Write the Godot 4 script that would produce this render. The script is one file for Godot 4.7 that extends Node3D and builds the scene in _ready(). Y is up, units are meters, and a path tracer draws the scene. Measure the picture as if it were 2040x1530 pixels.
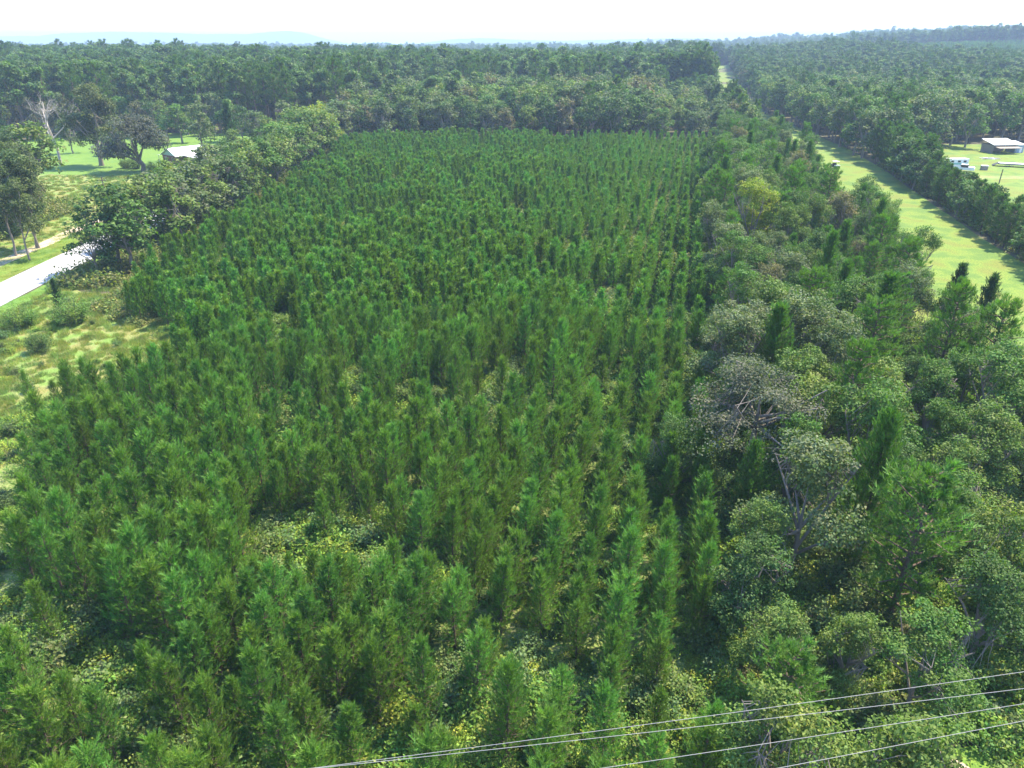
extends Node3D
# A young pine plantation seen from the air: rows of planted pines, a belt of hardwoods, a mown strip,
# a road with a house yard on one side, a pasture with a shed on the other, woods to the horizon.

const EYE := 32.0            # camera height in metres
const PITCH := 25.716        # degrees below the horizon
const BEARING := 13.0        # direction of the planted rows, degrees to the right of straight ahead

var rng := RandomNumberGenerator.new()
var noise := FastNoiseLite.new()
var mats := {}
var names := {}
var placed := []             # trees and shrubs that are things of their own
var kinds := {}              # kind name -> list of variants {crown, trunk, height}
var t0 := 0

class Soup:
	var v := PackedVector3Array()
	var c := PackedColorArray()
	var n := PackedVector3Array()
	var i := PackedInt32Array()
	func blade(p: Vector3, d: Vector3, s: Vector3, col: Color):
		v.push_back(p - s); v.push_back(p + s); v.push_back(p + d)
		c.push_back(col); c.push_back(col); c.push_back(col)
	func leaf(p: Vector3, d: Vector3, s: Vector3, col: Color):
		var m := p + d * 0.5
		var q := p + d
		v.push_back(p); v.push_back(m + s); v.push_back(q)
		v.push_back(p); v.push_back(q); v.push_back(m - s)
		for k in 6: c.push_back(col)
	func mesh(mat: Material) -> ArrayMesh:
		var a := []
		a.resize(Mesh.ARRAY_MAX)
		a[Mesh.ARRAY_VERTEX] = v
		if c.size(): a[Mesh.ARRAY_COLOR] = c
		if n.size(): a[Mesh.ARRAY_NORMAL] = n
		if i.size(): a[Mesh.ARRAY_INDEX] = i
		var m := ArrayMesh.new()
		m.add_surface_from_arrays(Mesh.PRIMITIVE_TRIANGLES, a)
		m.surface_set_material(0, mat)
		return m
	# a tapered tube through points with radii
	func tube(pts: Array, rad: Array, sides: int, col := Color.WHITE):
		var base := v.size()
		for k in pts.size():
			var d: Vector3 = (pts[mini(k + 1, pts.size() - 1)] - pts[maxi(k - 1, 0)]).normalized()
			var e := d.cross(Vector3(0.31, 0.2, 0.93)).normalized()
			var f := d.cross(e)
			for s in sides:
				var a := TAU * s / sides
				var o := e * cos(a) + f * sin(a)
				v.push_back(pts[k] + o * rad[k]); n.push_back(o); c.push_back(col)
		for k in pts.size() - 1:
			for s in sides:
				var a := base + k * sides + s
				var b := base + k * sides + (s + 1) % sides
				for q in [a, a + sides, b, b, a + sides, b + sides]: i.push_back(q)

# ------------------------------------------------------------------ small helpers
func r(a: float, b: float) -> float: return rng.randf_range(a, b)
func ball() -> Vector3:
	while true:
		var p := Vector3(r(-1, 1), r(-1, 1), r(-1, 1))
		if p.length_squared() <= 1.0: return p
	return Vector3.ZERO
func flat_dir() -> Vector3:
	var a := r(0, TAU)
	return Vector3(cos(a), 0, sin(a))
func lin(a: float, b: float, c: float) -> Color: return Color(a, b, c)
func srgb(a: float, b: float, c: float) -> Color: return Color(a, b, c).linear_to_srgb()
func vary(c: Color, by: float, warm := 0.0) -> Color:
	var k := 1.0 + r(-by, by)
	var w := r(-warm, warm)
	return Color(c.r * k * (1.0 + w), c.g * k, c.b * k * (1.0 - w))
func sm(a: float, b: float, x: float) -> float: return smoothstep(a, b, x)
func bump(x: float, z: float, cx: float, cz: float, rx: float, rz: float) -> float:
	return exp(-pow((x - cx) / rx, 2.0) - pow((z - cz) / rz, 2.0))
func height_at(x: float, z: float) -> float:
	var far := sm(-300.0, -420.0, z)
	var g := 4.0 * bump(x, z, -260, -600, 300, 190) - 2.0 * bump(x, z, 20, -640, 260, 170) + 11.0 * bump(x, z, 330, -760, 200, 200)
	g += 33.0 * bump(x, z, 1330, -2050, 620, 620) + 16.0 * bump(x, z, 900, -1500, 420, 380) + 23.0 * bump(x, z, 640, -1010, 230, 210)
	g += 8.0 * noise.get_noise_2d(x * 0.3 + 40.0, z * 0.3) * sm(-480.0, -900.0, z)
	g -= 7.0 * sm(-800.0, -1300.0, z) * (1.0 - sm(200.0, 700.0, x))
	return g * far
func bend(u: float) -> float: return -16.0 * sm(230.0, 420.0, u)
func ground(x: float, z: float) -> Vector3: return Vector3(x, height_at(x, z), z)
func row_point(u: float, v: float) -> Vector3:
	var b := deg_to_rad(BEARING)
	return ground(u * sin(b) + v * cos(b), -u * cos(b) + v * sin(b))
func row_uv(p: Vector3) -> Vector2:
	var b := deg_to_rad(BEARING)
	return Vector2(p.x * sin(b) - p.z * cos(b), p.x * cos(b) + p.z * sin(b))
# where a point falls in the picture (0..1 each way when in view), used to leave out what is never seen
func seen_at(p: Vector3) -> Vector2:
	var a := deg_to_rad(PITCH)
	var q := p - Vector3(0, EYE, 0)
	var f := -q.z * cos(a) - q.y * sin(a)
	if f < 1.0: return Vector2(-9, -9)
	var up := q.y * cos(a) - q.z * sin(a)
	return Vector2(0.5 + 0.5 * q.x / f / 0.7214, 0.5 - 0.5 * up / f / 0.541)
func in_view(p: Vector3, h: float, m := 0.06) -> bool:
	var a := seen_at(p)
	var b := seen_at(p + Vector3(0, h, 0))
	return a.x > -m and a.x < 1.0 + m and b.y < 1.0 + m * 0.6 and a.y > -0.1
func numbered(called: String) -> String:
	var k: int = names.get(called, 0)
	names[called] = k + 1
	return called if k == 0 else "%s_%03d" % [called, k]
func tag(o: Node, label: String, category: String, group := "", kind := ""):
	if label: o.set_meta("label", label)
	if category: o.set_meta("category", category)
	if group: o.set_meta("group", group)
	if kind: o.set_meta("kind", kind)
func thing(called: String, label: String, category: String, at: Vector3, turn := 0.0, group := "") -> Node3D:
	var o := Node3D.new()
	o.name = numbered(called)
	add_child(o)
	o.position = at
	o.rotation.y = turn
	tag(o, label, category, group)
	return o
func part(called: String, m: Mesh, parent: Node, at := Vector3.ZERO, mat: Material = null) -> MeshInstance3D:
	var o := MeshInstance3D.new()
	o.name = called
	o.mesh = m
	o.position = at
	if mat: o.material_override = mat
	parent.add_child(o, true)
	return o
func box(called: String, size: Vector3, at: Vector3, mat: Material, parent: Node, turn := Vector3.ZERO) -> MeshInstance3D:
	var b := BoxMesh.new()
	b.size = size
	var o := part(called, b, parent, at, mat)
	o.rotation = turn
	return o
func rod(called: String, a: Vector3, b: Vector3, ra: float, rb: float, mat: Material, parent: Node, sides := 8) -> MeshInstance3D:
	var s := Soup.new()
	s.tube([a, b], [ra, rb], sides)
	return part(called, s.mesh(mat), parent)
func ordinal(k: int) -> String:
	var one := ["", "first", "second", "third", "fourth", "fifth", "sixth", "seventh", "eighth", "ninth", "tenth", "eleventh", "twelfth", "thirteenth", "fourteenth", "fifteenth", "sixteenth", "seventeenth", "eighteenth", "nineteenth"]
	var tens := ["", "", "twenty", "thirty", "forty", "fifty", "sixty", "seventy", "eighty", "ninety"]
	if k < 20: return one[k]
	var h := ""
	if k >= 100:
		h = "hundred-and-"
		k -= 100
		if k < 20: return h + one[k] if k else "hundredth"
	if k % 10 == 0: return h + (tens[k / 10] as String).trim_suffix("y") + "ieth"
	return h + tens[k / 10] + "-" + one[k % 10]

# ------------------------------------------------------------------ materials
func foliage(called: String, tint: Color, rough: float, through: Color) -> StandardMaterial3D:
	var m := StandardMaterial3D.new()
	m.resource_name = called
	m.albedo_color = tint.linear_to_srgb()
	m.vertex_color_use_as_albedo = true
	m.roughness = rough
	m.metallic_specular = 0.36
	m.backlight_enabled = true
	m.backlight = through
	m.cull_mode = BaseMaterial3D.CULL_DISABLED
	mats[called] = m
	return m
func plain(called: String, c: Color, rough := 0.8, metal := 0.0) -> StandardMaterial3D:
	var m := StandardMaterial3D.new()
	m.resource_name = called
	m.albedo_color = c.linear_to_srgb()
	m.roughness = rough
	m.metallic = metal
	mats[called] = m
	return m
func noise_tex(freq: float, colors: Array, seed_: int, octaves := 5, size := 1024) -> NoiseTexture2D:
	var f := FastNoiseLite.new()
	f.seed = seed_
	f.noise_type = FastNoiseLite.TYPE_SIMPLEX
	f.frequency = freq
	f.fractal_octaves = octaves
	var g := Gradient.new()
	var at := PackedFloat32Array()
	var cs := PackedColorArray()
	for k in colors.size():
		at.push_back(colors[k][0])
		cs.push_back((colors[k][1] as Color).linear_to_srgb())
	g.offsets = at
	g.colors = cs
	var t := NoiseTexture2D.new()
	t.width = size
	t.height = size
	t.seamless = true
	t.noise = f
	t.color_ramp = g
	return t
# a ground material: a fine pattern repeated over metres and a coarse one laid over it with its own patches
func earth(called: String, fine: Array, coarse: Array, metres: float, patch: float, seed_: int, relief := 0.0) -> StandardMaterial3D:
	var m := StandardMaterial3D.new()
	m.resource_name = called
	m.albedo_texture = noise_tex(0.02, fine, seed_)
	m.uv1_triplanar = true
	m.uv1_world_triplanar = true
	m.uv1_scale = Vector3.ONE / metres
	m.roughness = 0.9
	m.detail_enabled = true
	m.detail_blend_mode = BaseMaterial3D.BLEND_MODE_MUL
	m.detail_albedo = noise_tex(0.006, coarse, seed_ + 7)
	m.detail_uv_layer = BaseMaterial3D.DETAIL_UV_2
	m.uv2_triplanar = true
	m.uv2_world_triplanar = true
	m.uv2_scale = Vector3.ONE / patch
	if relief > 0.0:
		m.heightmap_enabled = true
		m.heightmap_texture = noise_tex(0.03, [[0.0, Color.BLACK], [1.0, Color.WHITE]], seed_ + 3)
		m.heightmap_scale = relief
	mats[called] = m
	return m

func make_materials():
	foliage("pine_needles", lin(1, 1, 1), 0.55, Color(0.84, 0.95, 0.4))
	foliage("broad_leaves", lin(1, 1, 1), 0.62, Color(0.82, 0.9, 0.4))
	foliage("grass_blades", lin(1, 1, 1), 0.6, Color(0.7, 0.75, 0.3))
	plain("pine_bark", lin(0.12, 0.085, 0.06), 0.9)
	plain("grey_bark", lin(0.2, 0.17, 0.14), 0.9)
	plain("dead_wood", lin(0.36, 0.32, 0.28), 0.9)
	var w := lin(1, 1, 1)
	earth("forest_floor_soil", [[0.0, lin(0.05, 0.045, 0.02)], [0.5, lin(0.08, 0.075, 0.03)], [1.0, lin(0.13, 0.1, 0.055)]], [[0.2, lin(0.7, 0.75, 0.6)], [0.8, w]], 6.0, 80.0, 11)
	earth("field_weeds", [[0.1, lin(0.09, 0.13, 0.025)], [0.45, lin(0.16, 0.21, 0.05)], [0.7, lin(0.24, 0.25, 0.09)], [0.95, lin(0.32, 0.25, 0.15)]], [[0.2, lin(0.7, 0.8, 0.6)], [0.8, w]], 7.0, 60.0, 21)
	earth("lawn_grass", [[0.1, lin(0.06, 0.135, 0.009)], [0.5, lin(0.1, 0.19, 0.013)], [0.9, lin(0.15, 0.23, 0.024)]], [[0.15, lin(0.75, 0.85, 0.8)], [0.5, w], [0.85, lin(1.15, 0.98, 1.0)]], 9.0, 70.0, 31)
	earth("strip_grass", [[0.1, lin(0.07, 0.13, 0.006)], [0.5, lin(0.115, 0.182, 0.008)], [0.9, lin(0.18, 0.22, 0.018)]], [[0.25, lin(0.62, 0.78, 0.7)], [0.45, w], [0.6, lin(1.0, 0.95, 0.9)], [0.75, lin(1.0, 0.8, 0.85)]], 8.0, 60.0, 41)
	earth("dry_grass", [[0.1, lin(0.1, 0.16, 0.022)], [0.5, lin(0.17, 0.215, 0.05)], [0.9, lin(0.27, 0.25, 0.11)]], [[0.3, lin(0.7, 0.95, 0.5)], [0.5, w], [0.7, lin(1.0, 0.8, 0.75)]], 5.0, 28.0, 51)
	earth("sandy_soil", [[0.0, lin(0.33, 0.25, 0.17)], [0.5, lin(0.5, 0.4, 0.29)], [1.0, lin(0.62, 0.53, 0.42)]], [[0.2, lin(0.8, 0.8, 0.75)], [0.8, w]], 3.0, 20.0, 61)
	earth("worn_asphalt", [[0.1, lin(0.27, 0.265, 0.25)], [0.5, lin(0.35, 0.34, 0.325)], [0.9, lin(0.44, 0.43, 0.41)]], [[0.2, lin(0.88, 0.88, 0.88)], [0.8, w]], 2.5, 14.0, 71)
	mats.worn_asphalt.roughness = 0.55
	earth("far_woods", [[0.0, lin(0.02, 0.035, 0.014)], [0.5, lin(0.04, 0.065, 0.024)], [1.0, lin(0.065, 0.09, 0.035)]], [[0.2, lin(0.6, 0.7, 0.7)], [0.8, w]], 120.0, 900.0, 81)
	plain("white_metal", lin(0.72, 0.73, 0.74), 0.4)
	plain("white_paint", lin(0.75, 0.75, 0.74), 0.5)
	plain("pale_green_paint", lin(0.33, 0.45, 0.4), 0.6)
	plain("brick_red", lin(0.2, 0.1, 0.07), 0.9)
	plain("blue_grey_metal", lin(0.25, 0.32, 0.4), 0.5)
	plain("dark_glass", lin(0.02, 0.025, 0.03), 0.1)
	plain("weathered_wood", lin(0.24, 0.2, 0.16), 0.9)
	plain("dark_steel", lin(0.05, 0.05, 0.055), 0.6)
	plain("rubber", lin(0.025, 0.025, 0.025), 0.85)
	plain("aluminium_wire", lin(0.24, 0.24, 0.24), 0.55)
	plain("teal_paint", lin(0.2, 0.42, 0.4), 0.5)
	plain("porcelain", lin(0.5, 0.5, 0.48), 0.3)
	plain("creosote_wood", lin(0.13, 0.1, 0.075), 0.9)

# ------------------------------------------------------------------ plants
func new_variant(kind: String, crown: Soup, trunk: Soup, leaf_mat: String, bark: String, h: float):
	if not kinds.has(kind): kinds[kind] = []
	kinds[kind].append({"crown": crown.mesh(mats[leaf_mat]), "trunk": trunk.mesh(mats[bark]) if trunk.v.size() else null, "h": h})

# a shoot of pine: needles leave the axis forwards all along it
func shoot(s: Soup, p: Vector3, axis: Vector3, long: float, n: int, len_: float, wid: float, col: Color):
	var e := axis.cross(Vector3(0.3, 0.1, 0.95)).normalized()
	var f := axis.cross(e)
	for k in n:
		var t := (k + r(0.0, 1.0)) / n
		var a := r(0, TAU)
		var o := e * cos(a) + f * sin(a)
		var open := lerpf(0.75, 0.35, t) + r(-0.12, 0.12)
		var d := (axis * cos(open) + o * sin(open)) * len_ * r(0.8, 1.15)
		s.blade(p + axis * long * t, d, d.cross(Vector3.UP + ball() * 0.7).normalized() * wid, vary(col, 0.16, 0.06))

func young_pine(kind: String, seed_: int, h: float, width: float, shoots: int, needles: int, wid: float, col: Color):
	rng.seed = seed_
	var s := Soup.new()
	var w := Soup.new()
	var lean := Vector3(r(-0.25, 0.25), 0, r(-0.25, 0.25))
	var axis := func(y: float) -> Vector3: return Vector3(0, y, 0) + lean * pow(y / h, 2.0)
	w.tube([Vector3(0, -0.1, 0), axis.call(h * 0.3), axis.call(h * 0.65), axis.call(h)], [0.085, 0.07, 0.042, 0.008], 6)
	var y := h * 0.1
	while y < h - 0.15:
		var t := y / h
		var reach := width * 0.5 * (pow(1.0 - t, 0.86) * 1.08 + 0.06) * sm(-0.12, 0.24, t)
		var nb := 6 if t < 0.75 else 5
		var turn := r(0, TAU)
		for b in nb:
			var a := turn + TAU * (b + r(-0.25, 0.25)) / nb
			var out := Vector3(cos(a), 0, sin(a))
			var l := reach * r(0.55, 1.35)
			var rise := lerpf(0.25, 0.9, t) + r(-0.12, 0.15)
			var p0: Vector3 = axis.call(y)
			var p1 := p0 + out * l * 0.55 + Vector3(0, l * rise * 0.4, 0)
			var p2 := p0 + out * l + Vector3(0, l * rise + 0.12, 0)
			if l > 0.25: w.tube([p0, p1, p2], [0.022, 0.014, 0.006], 3)
			var c := vary(col, 0.2, 0.1)
			for k in shoots:
				var q := (k + r(0.35, 1.0)) / shoots
				var base := p0.lerp(p1, q * 2.0) if q < 0.5 else p1.lerp(p2, q * 2.0 - 1.0)
				var up := (out * r(0.2, 0.75) + Vector3(0, r(0.75, 1.3), 0) + ball() * 0.45).normalized()
				shoot(s, base + ball() * 0.07 * width, up, r(0.32, 0.55), needles, 0.2 + wid * 3.2, wid, vary(c, 0.2, 0.07))
		y += lerpf(0.36, 0.3, t) * r(0.85, 1.15)
	shoot(s, axis.call(h - 0.2), Vector3.UP, 0.55, needles, 0.16, wid, col)
	new_variant(kind, s, w, "pine_needles", "pine_bark", h)

# a broadleaf crown: clumps of leaves spread over an uneven ellipsoid, carried by limbs from the trunk
func broadleaf(kind: String, seed_: int, h: float, rad: float, base: float, clumps: int, leaves: int, size: float, col: Color, opt := {}):
	rng.seed = seed_
	var s := Soup.new()
	var w := Soup.new()
	var cy := (h + base) * 0.5
	var ry := (h - base) * 0.5
	var lump := FastNoiseLite.new()
	lump.seed = seed_
	lump.frequency = 0.9
	var lean := flat_dir() * rad * r(0.0, 0.25)
	var fork := Vector3(0, base + ry * 0.25, 0) + lean * 0.3
	var thick: float = opt.get("thick", 0.022) * h
	var trunk_mid := Vector3(r(-0.2, 0.2), fork.y * 0.5, r(-0.2, 0.2))
	w.tube([Vector3(0, -0.3, 0), Vector3(0, 0.4, 0), trunk_mid, fork, fork + Vector3(0, ry * 0.9, 0) + lean * 0.4], [thick * 1.5, thick, thick * 0.85, thick * 0.65, thick * 0.12], 7)
	var limbs := []
	for k in int(opt.get("limbs", 7)):
		var a := TAU * k / 7.0 + r(-0.4, 0.4)
		var o := Vector3(cos(a), 0, sin(a))
		var p0 := fork + Vector3(0, r(-0.15, 0.5) * ry, 0)
		var p2 := Vector3(0, cy + r(-0.25, 0.55) * ry, 0) + o * rad * r(0.55, 0.8) + lean
		var p1 := p0.lerp(p2, 0.5) + Vector3(0, r(-0.1, 0.12) * ry, 0)
		w.tube([p0, p1, p2], [thick * 0.45, thick * 0.28, thick * 0.12], 5)
		limbs.append([p0, p1, p2])
	var two: Color = opt.get("second", col)
	var share: float = opt.get("share", 0.0)
	var flatness: float = opt.get("flat", 0.62)
	var up_bias: float = opt.get("up", 0.8)
	var single: bool = opt.get("single", false)
	var lobes := []
	var n_lobes := int(opt.get("lobes", 8))
	for k in n_lobes:
		var up := (k + 0.5) / n_lobes
		var o := flat_dir() * rad * r(0.3, 0.72) * (1.0 - 0.75 * up * up)
		if k == n_lobes - 1: o *= 0.3
		lobes.append([o + Vector3(0, lerpf(base + ry * 0.35, h - ry * 0.34, up) + r(-0.12, 0.12) * ry, 0) + lean * up, r(0.36, 0.56)])
	for k in clumps:
		var d := ball().normalized()
		if d.y < -0.4: d.y *= -0.5
		var lobe: Array = lobes[k % n_lobes]
		var depth: float = pow(r(0.2, 1.0), 0.5) * lobe[1] * (1.0 + 0.5 * lump.get_noise_3dv(d * 1.7))
		var c: Vector3 = lobe[0] + Vector3(d.x * rad, d.y * minf(ry, rad * 1.1), d.z * rad) * depth
		c.y = maxf(c.y, base * 0.8 + 0.2)
		var best: Array = limbs[0] if limbs.size() else [fork, fork, fork]
		for l in limbs:
			if c.distance_squared_to(l[2]) < c.distance_squared_to(best[2]): best = l
		var from: Vector3 = best[1].lerp(best[2], r(0.0, 1.0))
		w.tube([from, from.lerp(c, 0.5) + ball() * 0.15, c], [thick * 0.1 + 0.006, thick * 0.06 + 0.005, 0.004], 3)
		var cr: float = opt.get("clump", 0.2) * rad * r(0.7, 1.3)
		var cc := vary(two if r(0, 1) < share else col, 0.28, 0.1)
		for q in leaves:
			var o := ball()
			o = o.normalized() * pow(o.length(), 0.55)
			var p := c + Vector3(o.x * cr, o.y * cr * flatness, o.z * cr)
			var nrm := (Vector3(0, up_bias, 0) + o * 0.6 + ball() * 0.95).normalized()
			var e := nrm.cross(flat_dir()).normalized()
			var sz := size * r(0.65, 1.3)
			if single: s.blade(p, e * sz * 1.1, nrm.cross(e) * sz * 0.5, vary(cc, 0.22, 0.08))
			else: s.leaf(p, e * sz, nrm.cross(e) * sz * 0.32, vary(cc, 0.22, 0.08))
	new_variant(kind, s, w, opt.get("leafmat", "broad_leaves"), opt.get("bark", "grey_bark"), h)

# a grown pine: bare lower trunk, irregular plates and tufts of needles above
func tall_pine(kind: String, seed_: int, h: float, base: float, rad: float, plates: int, tufts: int, needles: int, len_: float, wid: float, col: Color):
	rng.seed = seed_
	var s := Soup.new()
	var w := Soup.new()
	var lean := flat_dir() * r(0.0, 0.6)
	w.tube([Vector3(0, -0.3, 0), Vector3(0, h * 0.4, 0) + lean * 0.3, Vector3(0, h * 0.75, 0) + lean * 0.7, Vector3(0, h * 0.98, 0) + lean], [h * 0.012 + 0.04, h * 0.01 + 0.02, h * 0.006 + 0.01, 0.02], 6)
	for k in plates:
		var t := (k + r(0.0, 0.9)) / plates
		var y := lerpf(base, h, pow(t, 0.85))
		var shape := sin(PI * clampf(0.18 + t * 0.74, 0.0, 1.0))
		var a := k * 2.4 + r(-0.5, 0.5)
		var out := Vector3(cos(a), 0, sin(a))
		var l := rad * shape * r(0.45, 1.12)
		var p0 := Vector3(0, y - l * 0.2, 0) + lean * t
		var p2 := Vector3(0, y + l * r(0.02, 0.35), 0) + lean * t + out * l
		w.tube([p0, p0.lerp(p2, 0.5) + Vector3(0, r(-0.1, 0.1), 0), p2], [0.05 + h * 0.002, 0.035 + h * 0.001, 0.015], 4)
		var cc := vary(col, 0.22, 0.1)
		for q in tufts:
			var g := pow(r(0.08, 1.0), 0.6)
			var side := out.cross(Vector3.UP) * r(-1, 1) * l * 0.42 * (1.15 - g * 0.6)
			var p := p0.lerp(p2, g) + side + Vector3(0, r(-0.06, 0.22) * l, 0)
			var up := (out * r(0.0, 0.6) + Vector3(0, r(0.6, 1.2), 0) + ball() * 0.6).normalized()
			shoot(s, p, up, len_ * 1.1, needles, len_, wid, vary(cc, 0.18, 0.06))
	new_variant(kind, s, w, "pine_needles", "pine_bark", h)

func dome_shrub(kind: String, seed_: int, h: float, rad: float, stems: int, leaves: int, size: float, col: Color, second: Color, share: float):
	rng.seed = seed_
	var s := Soup.new()
	var w := Soup.new()
	for k in stems:
		var o := flat_dir() * sqrt(r(0, 1)) * rad
		var top := o + Vector3(0, h * (1.0 - 0.55 * o.length_squared() / (rad * rad)) * r(0.6, 1.05), 0)
		w.tube([o * 0.25 - Vector3(0, 0.1, 0), o * 0.7 + Vector3(0, top.y * 0.5, 0), top], [0.02, 0.014, 0.005], 3)
		var cc := vary(second if r(0, 1) < share else col, 0.22, 0.1)
		for q in leaves:
			var t := pow(r(0.0, 1.0), 0.6)
			var p := (o * 0.25).lerp(top, t) + ball() * Vector3(0.34, 0.22, 0.34) * (0.6 + 0.4 * rad)
			p.y = maxf(p.y, 0.04)
			var nrm := (Vector3(0, 0.8, 0) + ball()).normalized()
			var e := nrm.cross(flat_dir()).normalized()
			var sz := size * r(0.6, 1.4)
			s.leaf(p, e * sz, nrm.cross(e) * sz * 0.34, vary(cc, 0.22, 0.1))
	new_variant(kind, s, w, "broad_leaves", "grey_bark", h)

func grass_tuft(kind: String, seed_: int, h: float, rad: float, blades: int, wid: float, col: Color, second: Color, share: float):
	rng.seed = seed_
	var s := Soup.new()
	for k in blades:
		var p := flat_dir() * sqrt(r(0, 1)) * rad
		var d := (Vector3(0, 1, 0) + ball() * 0.75).normalized() * h * r(0.45, 1.1)
		s.blade(p, d, d.cross(ball()).normalized() * wid, vary(second if r(0, 1) < share else col, 0.25, 0.1))
	new_variant(kind, s, Soup.new(), "grass_blades", "grey_bark", h)

func bare_tree(kind: String, seed_: int, h: float):
	rng.seed = seed_
	var w := Soup.new()
	var s := Soup.new()
	var grow := func(me: Callable, p: Vector3, d: Vector3, l: float, rad: float, level: int) -> void:
		var m := p + d * l * 0.5 + ball() * l * 0.06
		var q := p + d * l + ball() * l * 0.08
		(s if level > 1 else w).tube([p, m, q], [rad, rad * 0.8, rad * 0.55], 6 if level < 2 else 3)
		if level >= 5: return
		for k in (4 if level == 0 else 3):
			var e := (d * r(0.5, 1.0) + ball().normalized() * r(0.6, 1.0) + Vector3(0, 0.15, 0)).normalized()
			me.call(me, p.lerp(q, r(0.55, 1.0)), e, l * r(0.52, 0.72), rad * 0.5, level + 1)
	grow.call(grow, Vector3(0, -0.3, 0), Vector3(0.04, 1, 0.02).normalized(), h * 0.5, h * 0.02, 0)
	kinds[kind] = [{"crown": s.mesh(mats.dead_wood), "trunk": w.mesh(mats.dead_wood), "h": h}]

func make_plants():
	var pine := lin(0.126, 0.25, 0.04)
	for k in 9: young_pine("planted", 100 + k, 5.6 + 0.3 * (k % 4), 2.25 + 0.12 * (k % 5), 4, 16, 0.018, vary(pine, 0.2, 0.14))
	for k in 6: young_pine("planted_far", 140 + k, 6.2, 2.2 + 0.14 * (k % 3), 3, 6, 0.06, vary(pine, 0.2, 0.14))
	# belt and hedge trees, leaf by leaf
	var looks := [["olive", lin(0.115, 0.185, 0.036), lin(0.165, 0.215, 0.05), 0.25], ["grey_green", lin(0.112, 0.165, 0.056), lin(0.16, 0.195, 0.095), 0.35], ["dark_green", lin(0.068, 0.135, 0.032), lin(0.092, 0.162, 0.042), 0.3],
		["yellow_green", lin(0.22, 0.29, 0.03), lin(0.3, 0.32, 0.03), 0.4], ["tan_topped", lin(0.15, 0.155, 0.07), lin(0.22, 0.19, 0.105), 0.4], ["mid_green", lin(0.09, 0.18, 0.034), lin(0.13, 0.21, 0.045), 0.3]]
	for n in looks.size():
		var l: Array = looks[n]
		for k in 2:
			rng.seed = 300 + n * 10 + k
			broadleaf(l[0], 200 + n * 10 + k, 11.5, 3.8, 0.9, 104, 105, 0.2, l[1], {"second": l[2], "share": l[3], "clump": 0.19, "up": 0.55, "lobes": 6 + 3 * k})
			broadleaf(l[0] + "_far", 260 + n * 10 + k, 15.0, 5.0, 1.6, 76, 26, 0.5, l[1], {"second": l[2], "share": l[3], "clump": 0.23, "single": true})
	for k in 2: tall_pine("belt_pine", 400 + k, 11.0, 1.2, 2.7, 62, 18, 10, 0.34, 0.028, lin(0.11, 0.22, 0.036))
	for k in 2: young_pine("belt_pine", 410 + k, 11.0, 4.6, 8, 12, 0.028, lin(0.1, 0.205, 0.036))
	for k in 4: broadleaf("wood_pine", 430 + k, 24.0, 4.3, 8.0 + k, 40, 60, 0.62, lin(0.092, 0.162, 0.04), {"second": lin(0.118, 0.19, 0.05), "share": 0.4, "clump": 0.3, "flat": 0.7, "single": true, "thick": 0.014, "leafmat": "pine_needles", "bark": "pine_bark"})
	for k in 2: tall_pine("wood_pine", 420 + k, 24.0, 9.5 + k, 4.3, 26, 18, 7, 0.85, 0.11, lin(0.092, 0.16, 0.038))
	for k in 2: tall_pine("edge_pine", 440 + k, 12.0, 1.2, 3.0, 50, 17, 8, 0.5, 0.05, lin(0.08, 0.15, 0.035))
	for k in 2: young_pine("cedar", 460 + k, 8.5, 3.2, 6, 8, 0.045, lin(0.05, 0.1, 0.035))
	broadleaf("spreading", 500, 11.0, 6.4, 4.6, 95, 110, 0.19, lin(0.09, 0.115, 0.06), {"second": lin(0.12, 0.13, 0.09), "share": 0.4, "clump": 0.16, "flat": 0.4, "thick": 0.03, "limbs": 9})
	broadleaf("yard_oak", 510, 23.0, 8.4, 1.5, 170, 80, 0.5, lin(0.09, 0.12, 0.045), {"second": lin(0.14, 0.16, 0.055), "share": 0.35, "clump": 0.19, "thick": 0.03})
	broadleaf("live_oak", 511, 16.0, 9.6, 1.2, 170, 80, 0.48, lin(0.09, 0.1, 0.075), {"second": lin(0.13, 0.14, 0.11), "share": 0.4, "clump": 0.15, "thick": 0.045})
	broadleaf("slender", 520, 13.0, 2.9, 3.0, 50, 90, 0.3, lin(0.08, 0.12, 0.04), {"clump": 0.28, "thick": 0.012})
	broadleaf("slender", 521, 13.0, 3.1, 2.2, 52, 90, 0.3, lin(0.1, 0.135, 0.045), {"clump": 0.28, "thick": 0.012})
	bare_tree("bare", 530, 22.0)
	dome_shrub("bush", 600, 3.6, 2.1, 60, 90, 0.14, lin(0.12, 0.22, 0.04), lin(0.17, 0.26, 0.05), 0.3)
	dome_shrub("bush", 601, 3.2, 1.9, 55, 90, 0.14, lin(0.09, 0.16, 0.035), lin(0.13, 0.19, 0.05), 0.3)
	dome_shrub("grey_bush", 602, 4.4, 2.2, 60, 80, 0.12, lin(0.15, 0.15, 0.1), lin(0.18, 0.17, 0.13), 0.4)
	# undergrowth
	dome_shrub("scrub", 610, 1.5, 1.1, 30, 34, 0.15, lin(0.15, 0.27, 0.04), lin(0.23, 0.31, 0.045), 0.35)
	dome_shrub("scrub", 611, 1.2, 1.25, 30, 34, 0.14, lin(0.14, 0.24, 0.045), lin(0.2, 0.27, 0.06), 0.35)
	dome_shrub("scrub", 612, 1.9, 1.0, 30, 34, 0.16, lin(0.11, 0.18, 0.05), lin(0.17, 0.22, 0.08), 0.3)
	dome_shrub("scrub", 613, 0.9, 1.3, 30, 32, 0.14, lin(0.2, 0.31, 0.045), lin(0.28, 0.33, 0.055), 0.4)
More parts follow.
